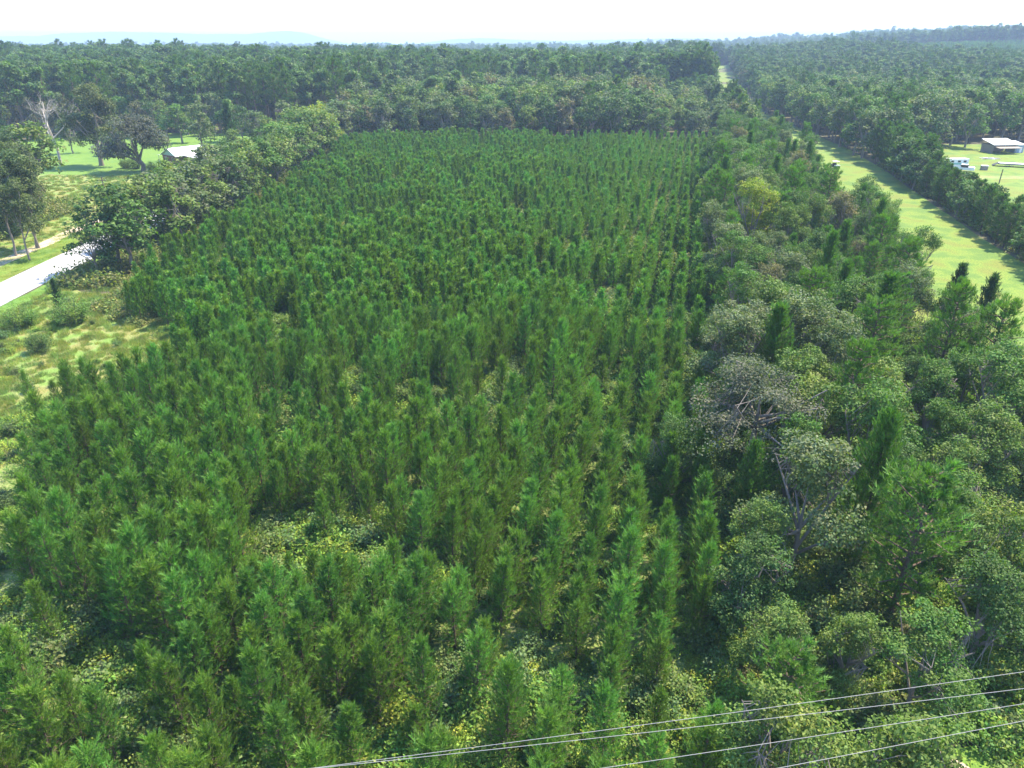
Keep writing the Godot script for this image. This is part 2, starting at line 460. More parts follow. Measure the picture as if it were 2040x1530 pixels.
	dome_shrub("scrub_far", 620, 1.5, 1.3, 18, 12, 0.24, lin(0.15, 0.22, 0.05), lin(0.22, 0.25, 0.07), 0.4)
	dome_shrub("scrub_far", 621, 1.1, 1.4, 18, 12, 0.24, lin(0.17, 0.21, 0.055), lin(0.22, 0.22, 0.08), 0.4)
	grass_tuft("weeds", 630, 0.8, 0.9, 150, 0.022, lin(0.22, 0.29, 0.06), lin(0.36, 0.24, 0.13), 0.2)
	grass_tuft("weeds", 631, 0.95, 0.8, 150, 0.022, lin(0.24, 0.33, 0.06), lin(0.4, 0.36, 0.16), 0.25)
	grass_tuft("turf", 640, 0.16, 0.9, 130, 0.016, lin(0.22, 0.34, 0.045), lin(0.3, 0.36, 0.07), 0.3)

# ------------------------------------------------------------------ planting
# one tree that is a thing of its own; its label is written when all are planted
func plant(kind: String, variant: int, at: Vector3, scale_: float, called: String, category: String, zone: String, group: String, label := "", squash := 1.0) -> Node3D:
	var list: Array = kinds[kind]
	var m: Dictionary = list[variant % list.size()]
	var o := thing(called, label, category, at, r(0, TAU), group)
	o.scale = Vector3(scale_ * squash, scale_, scale_ * squash)
	if m.trunk: part("trunk", m.trunk, o)
	part("crown", m.crown, o)
	if label == "": placed.append({"o": o, "zone": zone, "at": at})
	return o

# many alike plants that nobody counts: one object, its copies drawn from a few shapes
func mass(called: String, label: String, category: String, spots: Array, with_trunks := true):
	var by := {}
	for s in spots:
		var key := "%s/%d" % [s[0], s[1]]
		if not by.has(key): by[key] = []
		by[key].append(s)
	var o := Node3D.new()
	o.name = numbered(called)
	add_child(o)
	tag(o, label, category, "", "stuff")
	for key in by:
		var m: Dictionary = kinds[by[key][0][0]][by[key][0][1]]
		for piece in ["crown", "trunk"]:
			if m[piece] == null or (piece == "trunk" and not with_trunks): continue
			var mm := MultiMesh.new()
			mm.transform_format = MultiMesh.TRANSFORM_3D
			mm.use_colors = piece == "crown"
			mm.mesh = m[piece]
			mm.instance_count = by[key].size()
			for k in by[key].size():
				var s: Array = by[key][k]
				var b := Basis(Vector3.UP, s[4]).scaled(Vector3(s[3] * s[6], s[3], s[3] * s[6]))
				mm.set_instance_transform(k, Transform3D(b, s[2]))
				if piece == "crown": mm.set_instance_color(k, s[5])
			var mi := MultiMeshInstance3D.new()
			mi.name = "foliage" if piece == "crown" else "stems"
			mi.multimesh = mm
			mi.set_meta("kind", "stuff")
			o.add_child(mi, true)
func spot(kind: String, at: Vector3, scale_: float, by := 0.15, warm := 0.08, squash := 1.0) -> Array:
	return [kind, rng.randi() % kinds[kind].size(), at, scale_, r(0, TAU), vary(Color(1, 1, 1), by, warm), squash]

func left_edge(z: float) -> float:      # western edge of the plantation
	var d := -z
	if d < 60.0: return lerpf(-24.5, -44.0, clampf((d - 22.0) / 38.0, 0, 1))
	return lerpf(-44.0, -36.5, sm(60, 68, d)) - 17.5 * sm(76, 92, d)

func plantation():
	rng.seed = 9001
	var all := []
	for k in 88:
		var v := 10.6 - 2.3 * k
		var u := 12.0 + r(0, 1.5)
		while u < 340.0:
			u += r(1.4, 1.9)
			var p := row_point(u, v + r(-0.1, 0.1))
			if v > 4.3 + 6.5 * sm(130.0, 250.0, u) or p.z < -257.0 or p.x < left_edge(p.z) or not in_view(p, 7.0): continue
			var gap := noise.get_noise_2d(p.x * 5.5 + 300.0, p.z * 5.5)
			var chance := 0.93 if v > -40 else 0.9
			if gap > 0.13: chance = 0.33
			if u < 21.0: chance = 0.6
			if r(0, 1) > chance: continue
			var size := 0.81 + 0.28 * noise.get_noise_2d(p.x * 1.1, p.z * 1.1) + r(-0.13, 0.13)
			if gap > 0.13: size *= 0.88
			if r(0, 1) < 0.04: size *= 0.65
			all.append({"p": p, "row": k, "s": size, "d": p.distance_to(Vector3(0, EYE, 0)), "v": rng.randi()})
	all.sort_custom(func(a, b): return a.d < b.d)
	var count := {}
	var rest := []
	for k in all.size():
		var t: Dictionary = all[k]
		var in_frame: bool = in_view(t.p + Vector3(0, 3.0, 0), 3.5, -0.02)
		if count.get("n", 0) < 300 and in_frame:
			count["n"] = count.get("n", 0) + 1
			count[t.row] = count.get(t.row, 0) + 1
			var label := "young planted pine, %s in view of the %s pine row counted from the hardwood belt" % [ordinal(count[t.row]), ordinal(maxi(1, t.row - 2))]
			plant("planted", t.v, t.p, t.s, "young_pine", "pine tree", "", "young pines in the planted rows", label, r(0.92, 1.15))
		else:
			rest.append(spot("planted" if t.d < 85.0 else "planted_far", t.p, t.s, 0.18, 0.1, r(0.92, 1.15)))
	mass("plantation_pines", "young pines of the far rows, too many to count", "pine trees", rest)
	print("plantation ", all.size())

func undergrowth():
	rng.seed = 9002
	var spots := []
	var d := 0
	# weeds and brambles between the rows
	for k in 42000:
		var z := -r(13.0, 257.0)
		if r(0, 1) > 75.0 / -z * 1.3: continue
		var p := ground(r(-66.0, 90.0), z)
		var uv := row_uv(p)
		if uv.y > 30.0 or p.x < left_edge(z) - (14.0 if z > -58.0 else 3.0) or not in_view(p, 1.0): continue
		if p.z > -24.5 and p.x > 19.0 and r(0, 1) < 0.8: continue
		var n := noise.get_noise_2d(p.x * 5.5 + 300.0, p.z * 5.5)
		var inside := uv.y < 5.5
		if inside and uv.x > 25.0 and r(0, 1) > 0.45 + 0.9 * sm(-0.1, 0.16, n): continue
		var far := p.length() > 95.0
		var big := r(0.7, 1.3) if (not inside or uv.x < 27.0) else r(0.5, 0.95) + 0.5 * sm(0.1, 0.5, n)
		spots.append(spot("scrub_far" if far else ("weeds" if r(0, 1) < 0.1 else "scrub"), p, big, 0.2, 0.14))
	mass("undergrowth", "yellow-green brambles, saplings and weeds filling the ground between trees", "undergrowth", spots)
	# tall weeds of the clearing by the road, dry and green
	spots = []
	for k in 2300:
		var p := ground(r(-66.0, -30.0), r(-104.0, -55.0))
		if p.x > left_edge(p.z) + 1.5 or p.x < -66.5 + 0.06 * (p.z + 95.0): continue
		if not in_view(p, 1.0): continue
		var n := noise.get_noise_2d(p.x * 4.0, p.z * 4.0)
		spots.append(spot("scrub" if r(0, 1) < 0.06 + 0.1 * sm(0, 0.4, n) else "weeds", p, r(0.4, 0.8), 0.22, 0.2 + 0.1 * n))
	mass("clearing_weeds", "tall dry and green weeds in the clearing beside the road", "weeds", spots)
	# rough field in front of the house yard
	spots = []
	for k in 2000:
		var p := ground(r(-125.0, -84.0), r(-194.0, -112.0))
		if p.x > -84.0 or not in_view(p, 1.0): continue
		spots.append(spot("weeds", p, r(0.4, 0.75), 0.2, 0.2))
	mass("rough_grass", "patchy dry grass of the rough field in front of the house lawn", "grass", spots)
	# short turf on the mown strip and the road verge, near parts only
	spots = []
	for k in 1500:
		var p := ground(r(-90.0, -60.0), r(-132.0, -72.0))
		var on_road: bool = absf(p.x + 72.0) < 3.9
		if not on_road and in_view(p, 0.3): spots.append(spot("turf", p, r(0.6, 1.1), 0.18, 0.16))
	mass("short_grass", "short bright grass on the road verges", "grass", spots)
	# shrubs under the edges of the woods
	spots = []
	for k in 3200:
		var p: Vector3
		match k % 4:
			0: p = row_point(r(60, 230), r(56, 66))
			1: p = ground(r(-58, 70), r(-264, -258))
			2: p = ground(r(-66, -56), r(-260, -98))
			3: p = ground(r(-112, -92), r(-155, -118))
		if in_view(p, 2.0): spots.append(spot("scrub_far", p, r(0.9, 1.9), 0.2, 0.1))
	mass("edge_shrubs", "low shrubs filling the foot of the wood edges", "shrubs", spots)

func belt():
	rng.seed = 9003
	var g := "trees of the belt between the pine rows and the grass strip"
	var zone := "in belt beside pine rows"
	var put := func(kind: String, x: float, z: float, h: float, squash := 1.0):
		var base_h: float = kinds[kind][0].h
		belt_tree(kind, ground(x, z), h / base_h, zone, g, squash)
	# the ones the picture lets one name
	plant("spreading", 0, ground(18.6, -47.5), 1.0, "spreading_oak", "tree", "", "", "wide spreading grey-green oak reaching its limbs over the nearest pine rows")
	for a in [["grey_green", 18.2, -36.5, 12.0, 1.0], ["yellow_green", 37.5, -110.0, 14.5, 1.0], ["tan_topped", 29.2, -78.5, 10.5, 0.9], ["grey_green", 28.2, -63.5, 12.0, 1.2], ["olive", 26.3, -55.9, 9.5, 0.9],
		["olive", 22.6, -52.0, 10.5, 1.1], ["olive", 30.6, -52.6, 10.0, 1.1], ["belt_pine", 22.9, -32.6, 11.0, 1.25], ["belt_pine", 22.6, -37.2, 12.0, 0.9], ["belt_pine", 13.1, -24.1, 6.8, 1.3], ["dark_green", 12.3, -46.5, 7.0, 1.0],
		["tan_topped", 60.9, -199.0, 13.0, 1.0], ["tan_topped", 62.5, -159.5, 12.0, 1.0], ["olive", 17.6, -27.3, 6.8, 1.0], ["olive", 13.6, -27.4, 6.8, 1.1], ["mid_green", 20.6, -26.0, 7.5, 1.1], ["dark_green", 25.5, -29.0, 8.5, 1.1],
		["belt_pine", 50.2, -95.6, 11.0, 1.1], ["belt_pine", 55.5, -126.5, 12.0, 1.1], ["belt_pine", 47.0, -82.3, 11.0, 1.1], ["grey_green", 43.9, -64.4, 9.5, 1.0], ["belt_pine", 34.0, -62.0, 10.5, 1.2], ["belt_pine", 38.0, -68.5, 11.0, 1.2]]:
		put.call(a[0], a[1], a[2], a[3], a[4])
	for a in [[52.1, -79.8], [53.8, -76.4]]:
		plant("cedar", 0 if a[1] < -78 else 1, ground(a[0], a[1]), 1.0, "dark_cedar", "tree", "", "", "dark cedar at the mown strip edge, " + ("farther of the two" if a[1] < -78 else "nearer of the two"))
	# and the rest
	var taken := []
	for q in placed: taken.append(q.at)
	taken.append(Vector3(18.6, 0, -47.5))
	var u := 14.0
	while u < 272.0:
		var step := 3.9 if u < 120.0 else 5.0
		var v := 7.0 + 6.5 * sm(130.0, 250.0, u)
		while v < 32.5:
			var p := row_point(u + r(-1.4, 1.4), v + r(-1.3, 1.3))
			v += step
			if not in_view(p, 9.0, 0.03) or (p.z > -27.5 and p.x > 16.5): continue
			var ok := true
			for t in taken:
				if Vector2(t.x - p.x, t.z - p.z).length() < 3.2: ok = false
			if not ok: continue
			taken.append(p)
			var pick := r(0, 1)
			var kind := "olive"
			if pick < 0.3: kind = "belt_pine"
			elif pick < 0.42: kind = "grey_green"
			elif pick < 0.66: kind = "mid_green"
			elif pick < 0.82: kind = "dark_green"
			elif pick < 0.85 and u > 60.0: kind = "tan_topped"
			var h := r(7.0, 12.0) + (2.0 if u > 120.0 else 0.0) - (1.5 if u < 34.0 else 0.0) - 1.9 * sm(20.0, 27.0, v) * sm(90.0, 130.0, u)
			belt_tree(kind, p, h / kinds[kind][0].h, zone, g, r(0.85, 1.15))
		u += step * 0.95

func look_name(kind: String) -> String:
	return {"belt_pine": "pine_tree", "wood_pine": "tall_pine", "edge_pine": "bushy_pine", "olive": "olive_green_tree", "grey_green": "grey_green_tree", "dark_green": "dark_green_tree", "yellow_green": "yellow_green_tree", "tan_topped": "tan_topped_tree", "mid_green": "leafy_green_tree"}[kind.trim_suffix("_far")]
func look_kind(kind: String) -> String: return "pine tree" if kind.ends_with("pine") else "tree"

func belt_tree(kind: String, p: Vector3, s: float, zone: String, g: String, squash: float):
	plant(kind, rng.randi(), p, s, look_name(kind), look_kind(kind), zone, g, "", squash)

func other_trees():
	rng.seed = 9004
	# row of trees on the far side of the mown strip
	var g := "trees lining the far side of the grass strip"
	var u := 58.0
	while u < 236.0:
		for v in [55.5, 59.0]:
			var p := row_point(u + r(-0.9, 0.9), v + r(-0.8, 0.8))
			if not in_view(p, 10.0, 0.03): continue
			var kind: String = ["edge_pine", "edge_pine", "edge_pine", "mid_green_far", "dark_green_far"][rng.randi() % 5]
			var h := r(6.4, 8.4) + 3.5 * sm(180.0, 205.0, u)
			plant(kind, rng.randi(), p, h / kinds[kind][0].h, look_name(kind), look_kind(kind), "lining far side of mown strip", g, "", r(1.05, 1.25))
		u += r(3.2, 4.2)
	# tree line between pines and road
	g = "trees of the line between the pine rows and the road"
	for a in [["dark_green_far", -61.5, -108.5, 14.0], ["mid_green_far", -58.5, -106.5, 12.5], ["dark_green_far", -62.5, -104.0, 9.0]]:
		plant(a[0], rng.randi(), ground(a[1], a[2]), a[3] / kinds[a[0]][0].h, look_name(a[0]), look_kind(a[0]), "in line between pines and road", g, "", 1.15)
	var zz := -120.0
	while zz > -260.0:
		for x in [-58.5, -63.0]:
			var kind: String = ["olive_far", "mid_green_far", "grey_green_far", "olive_far", "dark_green_far", "yellow_green_far", "grey_green_far"][rng.randi() % (7 if zz < -190 else 5)]
			var h := r(11.0, 14.0) + 3.0 * sm(-180.0, -240.0, zz)
			plant(kind, rng.randi(), ground(x + r(-1, 1), zz + r(-1.5, 1.5)), h / kinds[kind][0].h, look_name(kind), look_kind(kind), "in line between pines and road", g, "", r(1.05, 1.3))
		zz -= r(5.0, 6.4)
	# thin-stemmed wood across the road
	g = "thin-stemmed trees across the road"
	for k in 34:
		var zs := r(112.0, 166.0)
		var p := ground(-zs * r(0.655, 0.76), -zs)
		plant("slender", k, p, r(1.0, 1.35), "slender_tree", "tree", "with thin stem across the road", g)
	plant("olive_far", 1, ground(-108.0, -165.0), 1.2, "broad_tree", "tree", "", "", "broad-topped green tree standing above thin-stemmed trees across the road", 1.2)
	# the house yard
	plant("bare", 0, ground(-129.7, -211.2), 1.0, "dead_tree", "tree", "", "", "leafless grey dead tree on the house lawn")
	plant("yard_oak", 0, ground(-118.0, -211.2), 1.0, "yard_oak", "tree", "", "", "tall leafy oak in the middle of the house lawn")
	plant("live_oak", 0, ground(-101.7, -202.3), 1.0, "live_oak", "tree", "", "", "wide grey-green live oak beside the white-roofed house")
	plant("grey_green_far", 0, ground(-100.0, -240.0), 1.05, "yard_tree", "tree", "", "", "grey-green tree standing behind the white house roof")
	plant("cedar", 0, ground(-90.0, -238.0), 1.7, "yard_cedar", "tree", "", "", "tall dark cedar standing behind the house")
	plant("mid_green_far", 1, ground(-124.0, -232.0), 0.7, "yard_tree", "tree", "", "", "rounded dark tree behind the dead tree on lawn")
	plant("grey_green_far", 1, ground(-140.0, -236.0), 0.75, "yard_tree", "tree", "", "", "pale rounded tree behind the dead tree near wood edge")
	for a in [["grey_green_far", -84.0, -246.0, 13.0], ["olive_far", -78.0, -236.0, 12.0], ["dark_green_far", -92.0, -255.0, 14.0], ["olive_far", -106.0, -254.0, 13.0], ["mid_green_far", -116.0, -262.0, 14.0], ["dark_green_far", -74.0, -252.0, 13.0], ["grey_green_far", -80.0, -264.0, 14.0], ["mid_green_far", -100.0, -268.0, 15.0], ["olive_far", -86.0, -229.0, 9.0]]:
		plant(a[0], rng.randi(), ground(a[1], a[2]), a[3] / 15.0, look_name(a[0]), "tree", "in yard behind white-roofed house", "trees behind the house", "", r(1.0, 1.2))
	for a in [[-108.6, -206.5, 1.0, "dark round shrub on the lawn, farther from the live oak trunk"], [-105.6, -205.8, 1.15, "dark round shrub on the lawn, nearer to the live oak trunk"], [-97.8, -199.5, 1.0, "dark shrub at the foot of live oak towards the house"]]:
		plant("bush", 1, ground(a[0], a[1]), a[2], "lawn_shrub", "shrub", "", "shrubs on the house lawn", a[3])
	# bushes of the clearing
	for a in [["bush", -55.5, -83.9, 1.2, "round green bush standing in the dry clearing"], ["bush", -61.0, -82.5, 1.05, "green bush at the road verge beside the clearing"], ["bush", -54.0, -75.0, 0.85, "low green bush at the near side of the clearing, by the picture edge"], ["grey_bush", -33.4, -78.1, 1.0, "grey leafless-looking bush standing among the young pines"]]:
		plant(a[0], rng.randi(), ground(a[1], a[2]), a[3], "bush", "bush", "", "", a[4])
	plant("cedar", 1, ground(-59.4, -88.5), 0.5, "small_cedar", "tree", "", "", "small dark cedar between round bush and road verge")
	plant("planted", 2, ground(-47.1, -61.9), 0.55, "small_pine", "pine tree", "", "", "single small pine in the dry clearing at the picture edge")

func woods():
	rng.seed = 9005
	var rest := []
	var far := ["olive_far", "grey_green_far", "tan_topped_far", "mid_green_far", "dark_green_far", "grey_green_far", "yellow_green_far"]
	# the wood behind the pine field: mixed hardwoods, front ones are things
	var n := 0
	var z := -264.0
	while z > -420.0:
		var x := -58.0
		while x < 100.0:
			var p := ground(x + r(-2.5, 2.5), z + r(-2.5, 2.5))
			x += 7.0
			var uv := row_uv(p)
			if uv.y > 28.0 + bend(uv.x): continue
			var kind: String = "wood_pine" if r(0, 1) < 0.13 + 0.6 * sm(-355.0, -410.0, z) else far[rng.randi() % (6 if r(0, 1) < 0.9 else 7)] if r(0, 1) < 0.72 else ["olive_far", "mid_green_far", "dark_green_far"][rng.randi() % 3]
			var s := r(0.74, 1.1) if kind == "wood_pine" else r(0.9, 1.35)
			if kind == "wood_pine" and z > -340.0: s *= 0.85
			if z > -285.0: s *= 0.85
			if uv.y > -14.0: s *= 0.68 if kind == "wood_pine" else 0.8
			if z > -306.0:
				plant(kind, rng.randi(), p, s, look_name(kind), look_kind(kind), "fronting wood behind pine field", "front trees of the wood behind the pine field", "", r(1.0, 1.2))
			else:
				rest.append(spot(kind, p, s, 0.16, 0.1, r(1.0, 1.2)))
		z -= 7.0
	# the pine wood behind the house
	z = -240.0
	while z > -420.0:
		var x := -330.0
		while x < -64.0:
			var p := ground(x + r(-2.4, 2.4), z + r(-2.4, 2.4))
			x += 6.6
			var front := -272.0 - 16.0 * sm(-150.0, -100.0, p.x) + (30.0 * sm(-170.0, -230.0, p.x))
			if p.z > front or not in_view(p, 22.0, 0.02): continue
			var kind: String = "wood_pine" if r(0, 1) < (0.5 if p.z > front - 10.0 else 0.82) else far[rng.randi() % 5]
			var s := r(0.85, 1.1)
			if p.z > front - 24.0:
				plant(kind, rng.randi(), p, s, look_name(kind), look_kind(kind), "fronting pine wood behind house", "front trees of the pine wood behind the house")
			else: rest.append(spot(kind, p, s, 0.16, 0.08))
		z -= 6.6
	# the wood beyond the mown strip
	u_wood(rest, far)
	# everything behind, to the far slopes
	for k in 120000:
		var zz := -420.0 - pow(r(0.0, 1.0), 1.25) * 2300.0
		var p := Vector3(r(-0.8, 0.82) * -zz, 0, zz)
		if r(0, 1) > 420.0 / -zz * 1.4 and zz < -1300.0: continue
		p = ground(p.x, p.z)
		var uv := row_uv(p)
		if uv.x > 0 and uv.y > 28.0 + bend(uv.x) and uv.y < 54.0 + bend(uv.x) and uv.x < 880.0: continue
		if uv.y > 53.0 + bend(uv.x) and uv.x < 560.0: continue
		if p.x < 75.0 and zz > -420.0 and p.x > -58.0: continue
		if not in_view(p, 20.0, 0.02): continue
		var patch := noise.get_noise_2d(p.x * 0.35 + 90.0, p.z * 0.35)
		var kind: String = "wood_pine" if r(0, 1) < 0.62 + patch else far[rng.randi() % 6]
		var s := r(0.68, 1.1) * (1.0 + 0.35 * sm(-1000.0, -2400.0, zz))
		if r(0, 1) < 0.05: s *= 1.15
		if uv.y > 30.0 and uv.x < 1000.0 and kind == "wood_pine": s *= 0.76
		var young := bump(p.x, p.z, 560.0, -880.0, 150.0, 190.0)
		if young > 0.35:
			kind = "planted_far"
			s = r(0.95, 1.2)
		rest.append(spot(kind, p, s, 0.16, 0.08, r(1.0, 1.2) * (1.0 + 0.3 * sm(-1000.0, -2400.0, zz))))
	print("wood ", rest.size())
	mass("far_wood", "dense woods of pines and hardwoods reaching back to the far slopes", "woods", rest)

func u_wood(rest: Array, far: Array):
	var u := 214.0
	var count := 0
	while u < 560.0:
		var v := 55.0 + bend(u)
		while v < 420.0:
			var p := row_point(u + r(-2.3, 2.3), v + r(-2.3, 2.3))
			v += 6.3
			var uv := row_uv(p)
			if not in_view(p, 16.0, 0.02): continue
			# the pasture and its drive stay open
			if uv.x < 292.0 and uv.y > 66.0 + 30.0 * sm(250, 285, uv.x): continue
			if uv.x < 234.0: continue
			var kind: String = "wood_pine" if r(0, 1) < 0.75 * sm(380.0, 560.0, uv.x) else ["edge_pine", "wood_pine", "mid_green_far", "olive_far", "grey_green_far", "dark_green_far"][rng.randi() % 6]
			var s := r(0.95, 1.2)
			if kind == "wood_pine": s = r(0.6, 0.8)
			elif kind == "edge_pine": s = r(1.1, 1.4)
			if (uv.y < 62.0 + bend(uv.x) and uv.x < 480.0) or (uv.x < 306.0):
				plant(kind, rng.randi(), p, s, look_name(kind), look_kind(kind), "at wood edge beyond mown strip", "edge trees of the wood beyond the mown strip")
			else: rest.append(spot(kind, p, s, 0.16, 0.09))
		u += 6.3
	# wood on the near side of the strip, behind the field's end
	u = 268.0
	while u < 880.0:
		for v in [27.0, 22.0, 57.0, 62.0]:
			if v > 50.0 and u < 560.0: continue
			var p := row_point(u + r(-2.0, 2.0), v + r(-1.5, 1.5) + bend(u))
			rest.append(spot("wood_pine" if r(0, 1) < 0.6 else "mid_green_far", p, r(0.55, 0.75), 0.15, 0.08))
		u += 6.0

# ------------------------------------------------------------------ the setting
func sheet(called: String, pts: Array, lift: float, mat: Material, step := 0.0):
	var s := Soup.new()
	var poly := PackedVector2Array()
	for p in pts: poly.push_back(Vector2(p.x, p.z))
	for k in Geometry2D.triangulate_polygon(poly):
		pass
	var idx := Geometry2D.triangulate_polygon(poly)
	for p in poly:
		s.v.push_back(Vector3(p.x, height_at(p.x, p.y) + lift, p.y))
		s.n.push_back(Vector3.UP)
	for k in range(0, idx.size(), 3):
		var a := poly[idx[k]]
		var b := poly[idx[k + 1]]
		var c := poly[idx[k + 2]]
		var turn := (b - a).cross(c - a)
		for q in ([0, 1, 2] if turn > 0 else [0, 2, 1]): s.i.push_back(idx[k + q])
	var o := part(numbered(called), s.mesh(mat), self)
	o.set_meta("kind", "structure")
	return o
# a ribbon along the row direction that follows the ground
func ribbon(called: String, us: Array, v0: float, v1: float, lift: float, mat: Material):
	var s := Soup.new()
	var cols := 6
	for u in us:
		for k in cols + 1:
			var wob := noise.get_noise_1d(u * 1.7 + (0.0 if k == 0 else 500.0)) * 1.6 if k == 0 or k == cols else 0.0
			var p := row_point(u, lerpf(v0, v1, float(k) / cols) + wob + bend(u))
			s.v.push_back(p + Vector3(0, lift, 0))
			s.n.push_back(Vector3.UP)
	for a in us.size() - 1:
		for k in cols:
			var q := a * (cols + 1) + k
			for w in [q, q + cols + 1, q + 1, q + 1, q + cols + 1, q + cols + 2]: s.i.push_back(w)
	var o := part(numbered(called), s.mesh(mat), self)
	o.set_meta("kind", "structure")
func wavy(pts: Array, by: float, step: float) -> Array:
	var out := []
	for k in pts.size():
		var a: Vector3 = pts[k]
		var b: Vector3 = pts[(k + 1) % pts.size()]
		var n := maxi(1, int(a.distance_to(b) / step))
		for q in n:
			var p := a.lerp(b, float(q) / n)
			out.append(p + Vector3(noise.get_noise_2d(p.x * 9.0, p.z * 9.0), 0, noise.get_noise_2d(p.x * 9.0 + 99.0, p.z * 9.0)) * by)
	return out

func setting():
	# the ground, one sheet to the horizon
	var s := Soup.new()
	var xs := []
	var zs := []
	for k in 141: xs.append(sinh((k - 70) / 70.0 * 5.2) / sinh(5.2) * 9000.0)
	for k in 150: zs.append(120.0 - sinh(k / 149.0 * 4.6) / sinh(4.6) * 9000.0)
	for z in zs:
		for x in xs:
			s.v.push_back(Vector3(x, height_at(x, z) - 0.02, z))
			var e := 4.0
			s.n.push_back(Vector3(height_at(x - e, z) - height_at(x + e, z), 2.0 * e, height_at(x, z - e) - height_at(x, z + e)).normalized())
	for a in zs.size() - 1:
		for b in xs.size() - 1:
			var q := a * xs.size() + b
			for w in [q, q + xs.size(), q + 1, q + 1, q + xs.size(), q + xs.size() + 1]: s.i.push_back(w)
	part("ground", s.mesh(mats.forest_floor_soil), self).set_meta("kind", "structure")
	var V := func(x: float, z: float) -> Vector3: return Vector3(x, 0, z)
	sheet("field_ground", wavy([V.call(-30, -14), V.call(9, -14), V.call(72, -259), V.call(-56, -259), V.call(-55, -92), V.call(-36, -77), V.call(-46, -60)], 1.0, 4.0), 0.004, mats.field_weeds)
	sheet("clearing_ground", wavy([V.call(-46.5, -60), V.call(-36.5, -77), V.call(-55.2, -92.5), V.call(-65.5, -100), V.call(-64, -70), V.call(-57, -44), V.call(-40, -16), V.call(-29, -16)], 0.5, 3.0), 0.004, mats.dry_grass)
	# road, verges, sandy track
	sheet("verge", wavy([V.call(-66.2, -60), V.call(-66.2, -330), V.call(-68.6, -330), V.call(-68.6, -60)], 0.5, 3.0), 0.004, mats.lawn_grass)
	sheet("verge", wavy([V.call(-75.6, -60), V.call(-75.6, -330), V.call(-82.0, -330), V.call(-82.0, -60)], 0.5, 3.0), 0.008, mats.strip_grass)
	sheet("road", [V.call(-68.6, -60), V.call(-69.4, -330), V.call(-75.9, -330), V.call(-75.4, -60)], 0.05, mats.worn_asphalt)
	sheet("road_edge_line", [V.call(-68.95, -60), V.call(-69.75, -330), V.call(-69.87, -330), V.call(-69.07, -60)], 0.056, mats.white_paint)
	sheet("road_edge_line", [V.call(-75.06, -60), V.call(-75.55, -330), V.call(-75.43, -330), V.call(-74.94, -60)], 0.056, mats.white_paint)
	sheet("dirt_track", wavy([V.call(-81.0, -92), V.call(-81.0, -150), V.call(-83.6, -150), V.call(-83.9, -92)], 0.9, 2.5), 0.014, mats.sandy_soil)
	sheet("rough_field", wavy([V.call(-84.2, -100), V.call(-82, -190), V.call(-122, -196), V.call(-150, -199), V.call(-132, -150), V.call(-104, -108)], 1.0, 3.0), 0.004, mats.dry_grass)
	sheet("lawn", wavy([V.call(-70, -190.2), V.call(-70, -285), V.call(-110, -290), V.call(-175, -300), V.call(-175, -200), V.call(-123, -196.3), V.call(-82, -190.3)], 0.8, 4.0), 0.008, mats.lawn_grass)
	# mown strip and pasture
	var us := []
	for k in 120: us.append(20.0 + k * 7.3)
	ribbon("grass_strip", us, 30.5, 54.5, 0.02, mats.strip_grass)
	sheet("pasture", wavy([row_point(176, 64), row_point(236, 56), row_point(285, 84), row_point(300, 150), row_point(290, 240), row_point(176, 220)], 1.0, 4.0), 0.016, mats.strip_grass)
	sheet("drive", wavy([row_point(206, 58), row_point(213, 58), row_point(222, 100), row_point(226, 190), row_point(221, 190), row_point(217, 100)], 0.8, 3.0), 0.03, mats.dry_grass)
	# bare sandy spots
	sheet("sandy_patch", wavy([V.call(15.5, -46.5), V.call(19.5, -47.0), V.call(20.0, -51.5), V.call(16.0, -52.0)], 0.5, 0.7), 0.012, mats.sandy_soil)
	sheet("grassy_corner", wavy([V.call(18.5, -14), V.call(34, -14), V.call(34, -25.0), V.call(21.5, -24.0)], 0.6, 1.0), 0.012, mats.lawn_grass)
	sheet("sandy_patch", wavy([V.call(18.6, -22.4), V.call(20.6, -21.0), V.call(24.0, -18.0), V.call(25.0, -19.5), V.call(22.0, -23.6), V.call(20.4, -25.2)], 0.35, 0.6), 0.016, mats.sandy_soil)

func far_hills():
	for a in [["hills", -3300.0, 3300.0, -3600.0, 26.0, 30.0], ["hills", -6500.0, -1400.0, -7400.0, 108.0, 60.0], ["hills", -1200.0, 2600.0, -6600.0, 62.0, 45.0], ["hills", 2200.0, 6500.0, -6200.0, 70.0, 60.0]]:
		var s := Soup.new()
		var nx := 150
		var depth := 700.0
		for b in 9:
			for k in nx + 1:
				var x: float = lerpf(a[1], a[2], float(k) / nx)
				var t := b / 8.0
				var z: float = a[3] - depth * t
				var edge := sm(a[1], a[1] + 900.0, x) * (1.0 - sm(a[2] - 900.0, a[2], x))
				var y: float = (a[4] + a[5] * 0.8 * noise.get_noise_2d(x * 0.05, a[3])) * sin(PI * 0.5 * minf(1.0, t * 1.6)) * edge + 5.0 * noise.get_noise_2d(x * 1.5, z * 1.5) * edge - 6.0
				s.v.push_back(Vector3(x, y, z))
		for b in 8:
			for k in nx:
				var q := b * (nx + 1) + k
				for w in [q, q + nx + 1, q + 1, q + 1, q + nx + 1, q + nx + 2]: s.i.push_back(w)
		var o := part(numbered(a[0]), s.mesh(mats.far_woods), self)
		o.set_meta("kind", "structure")

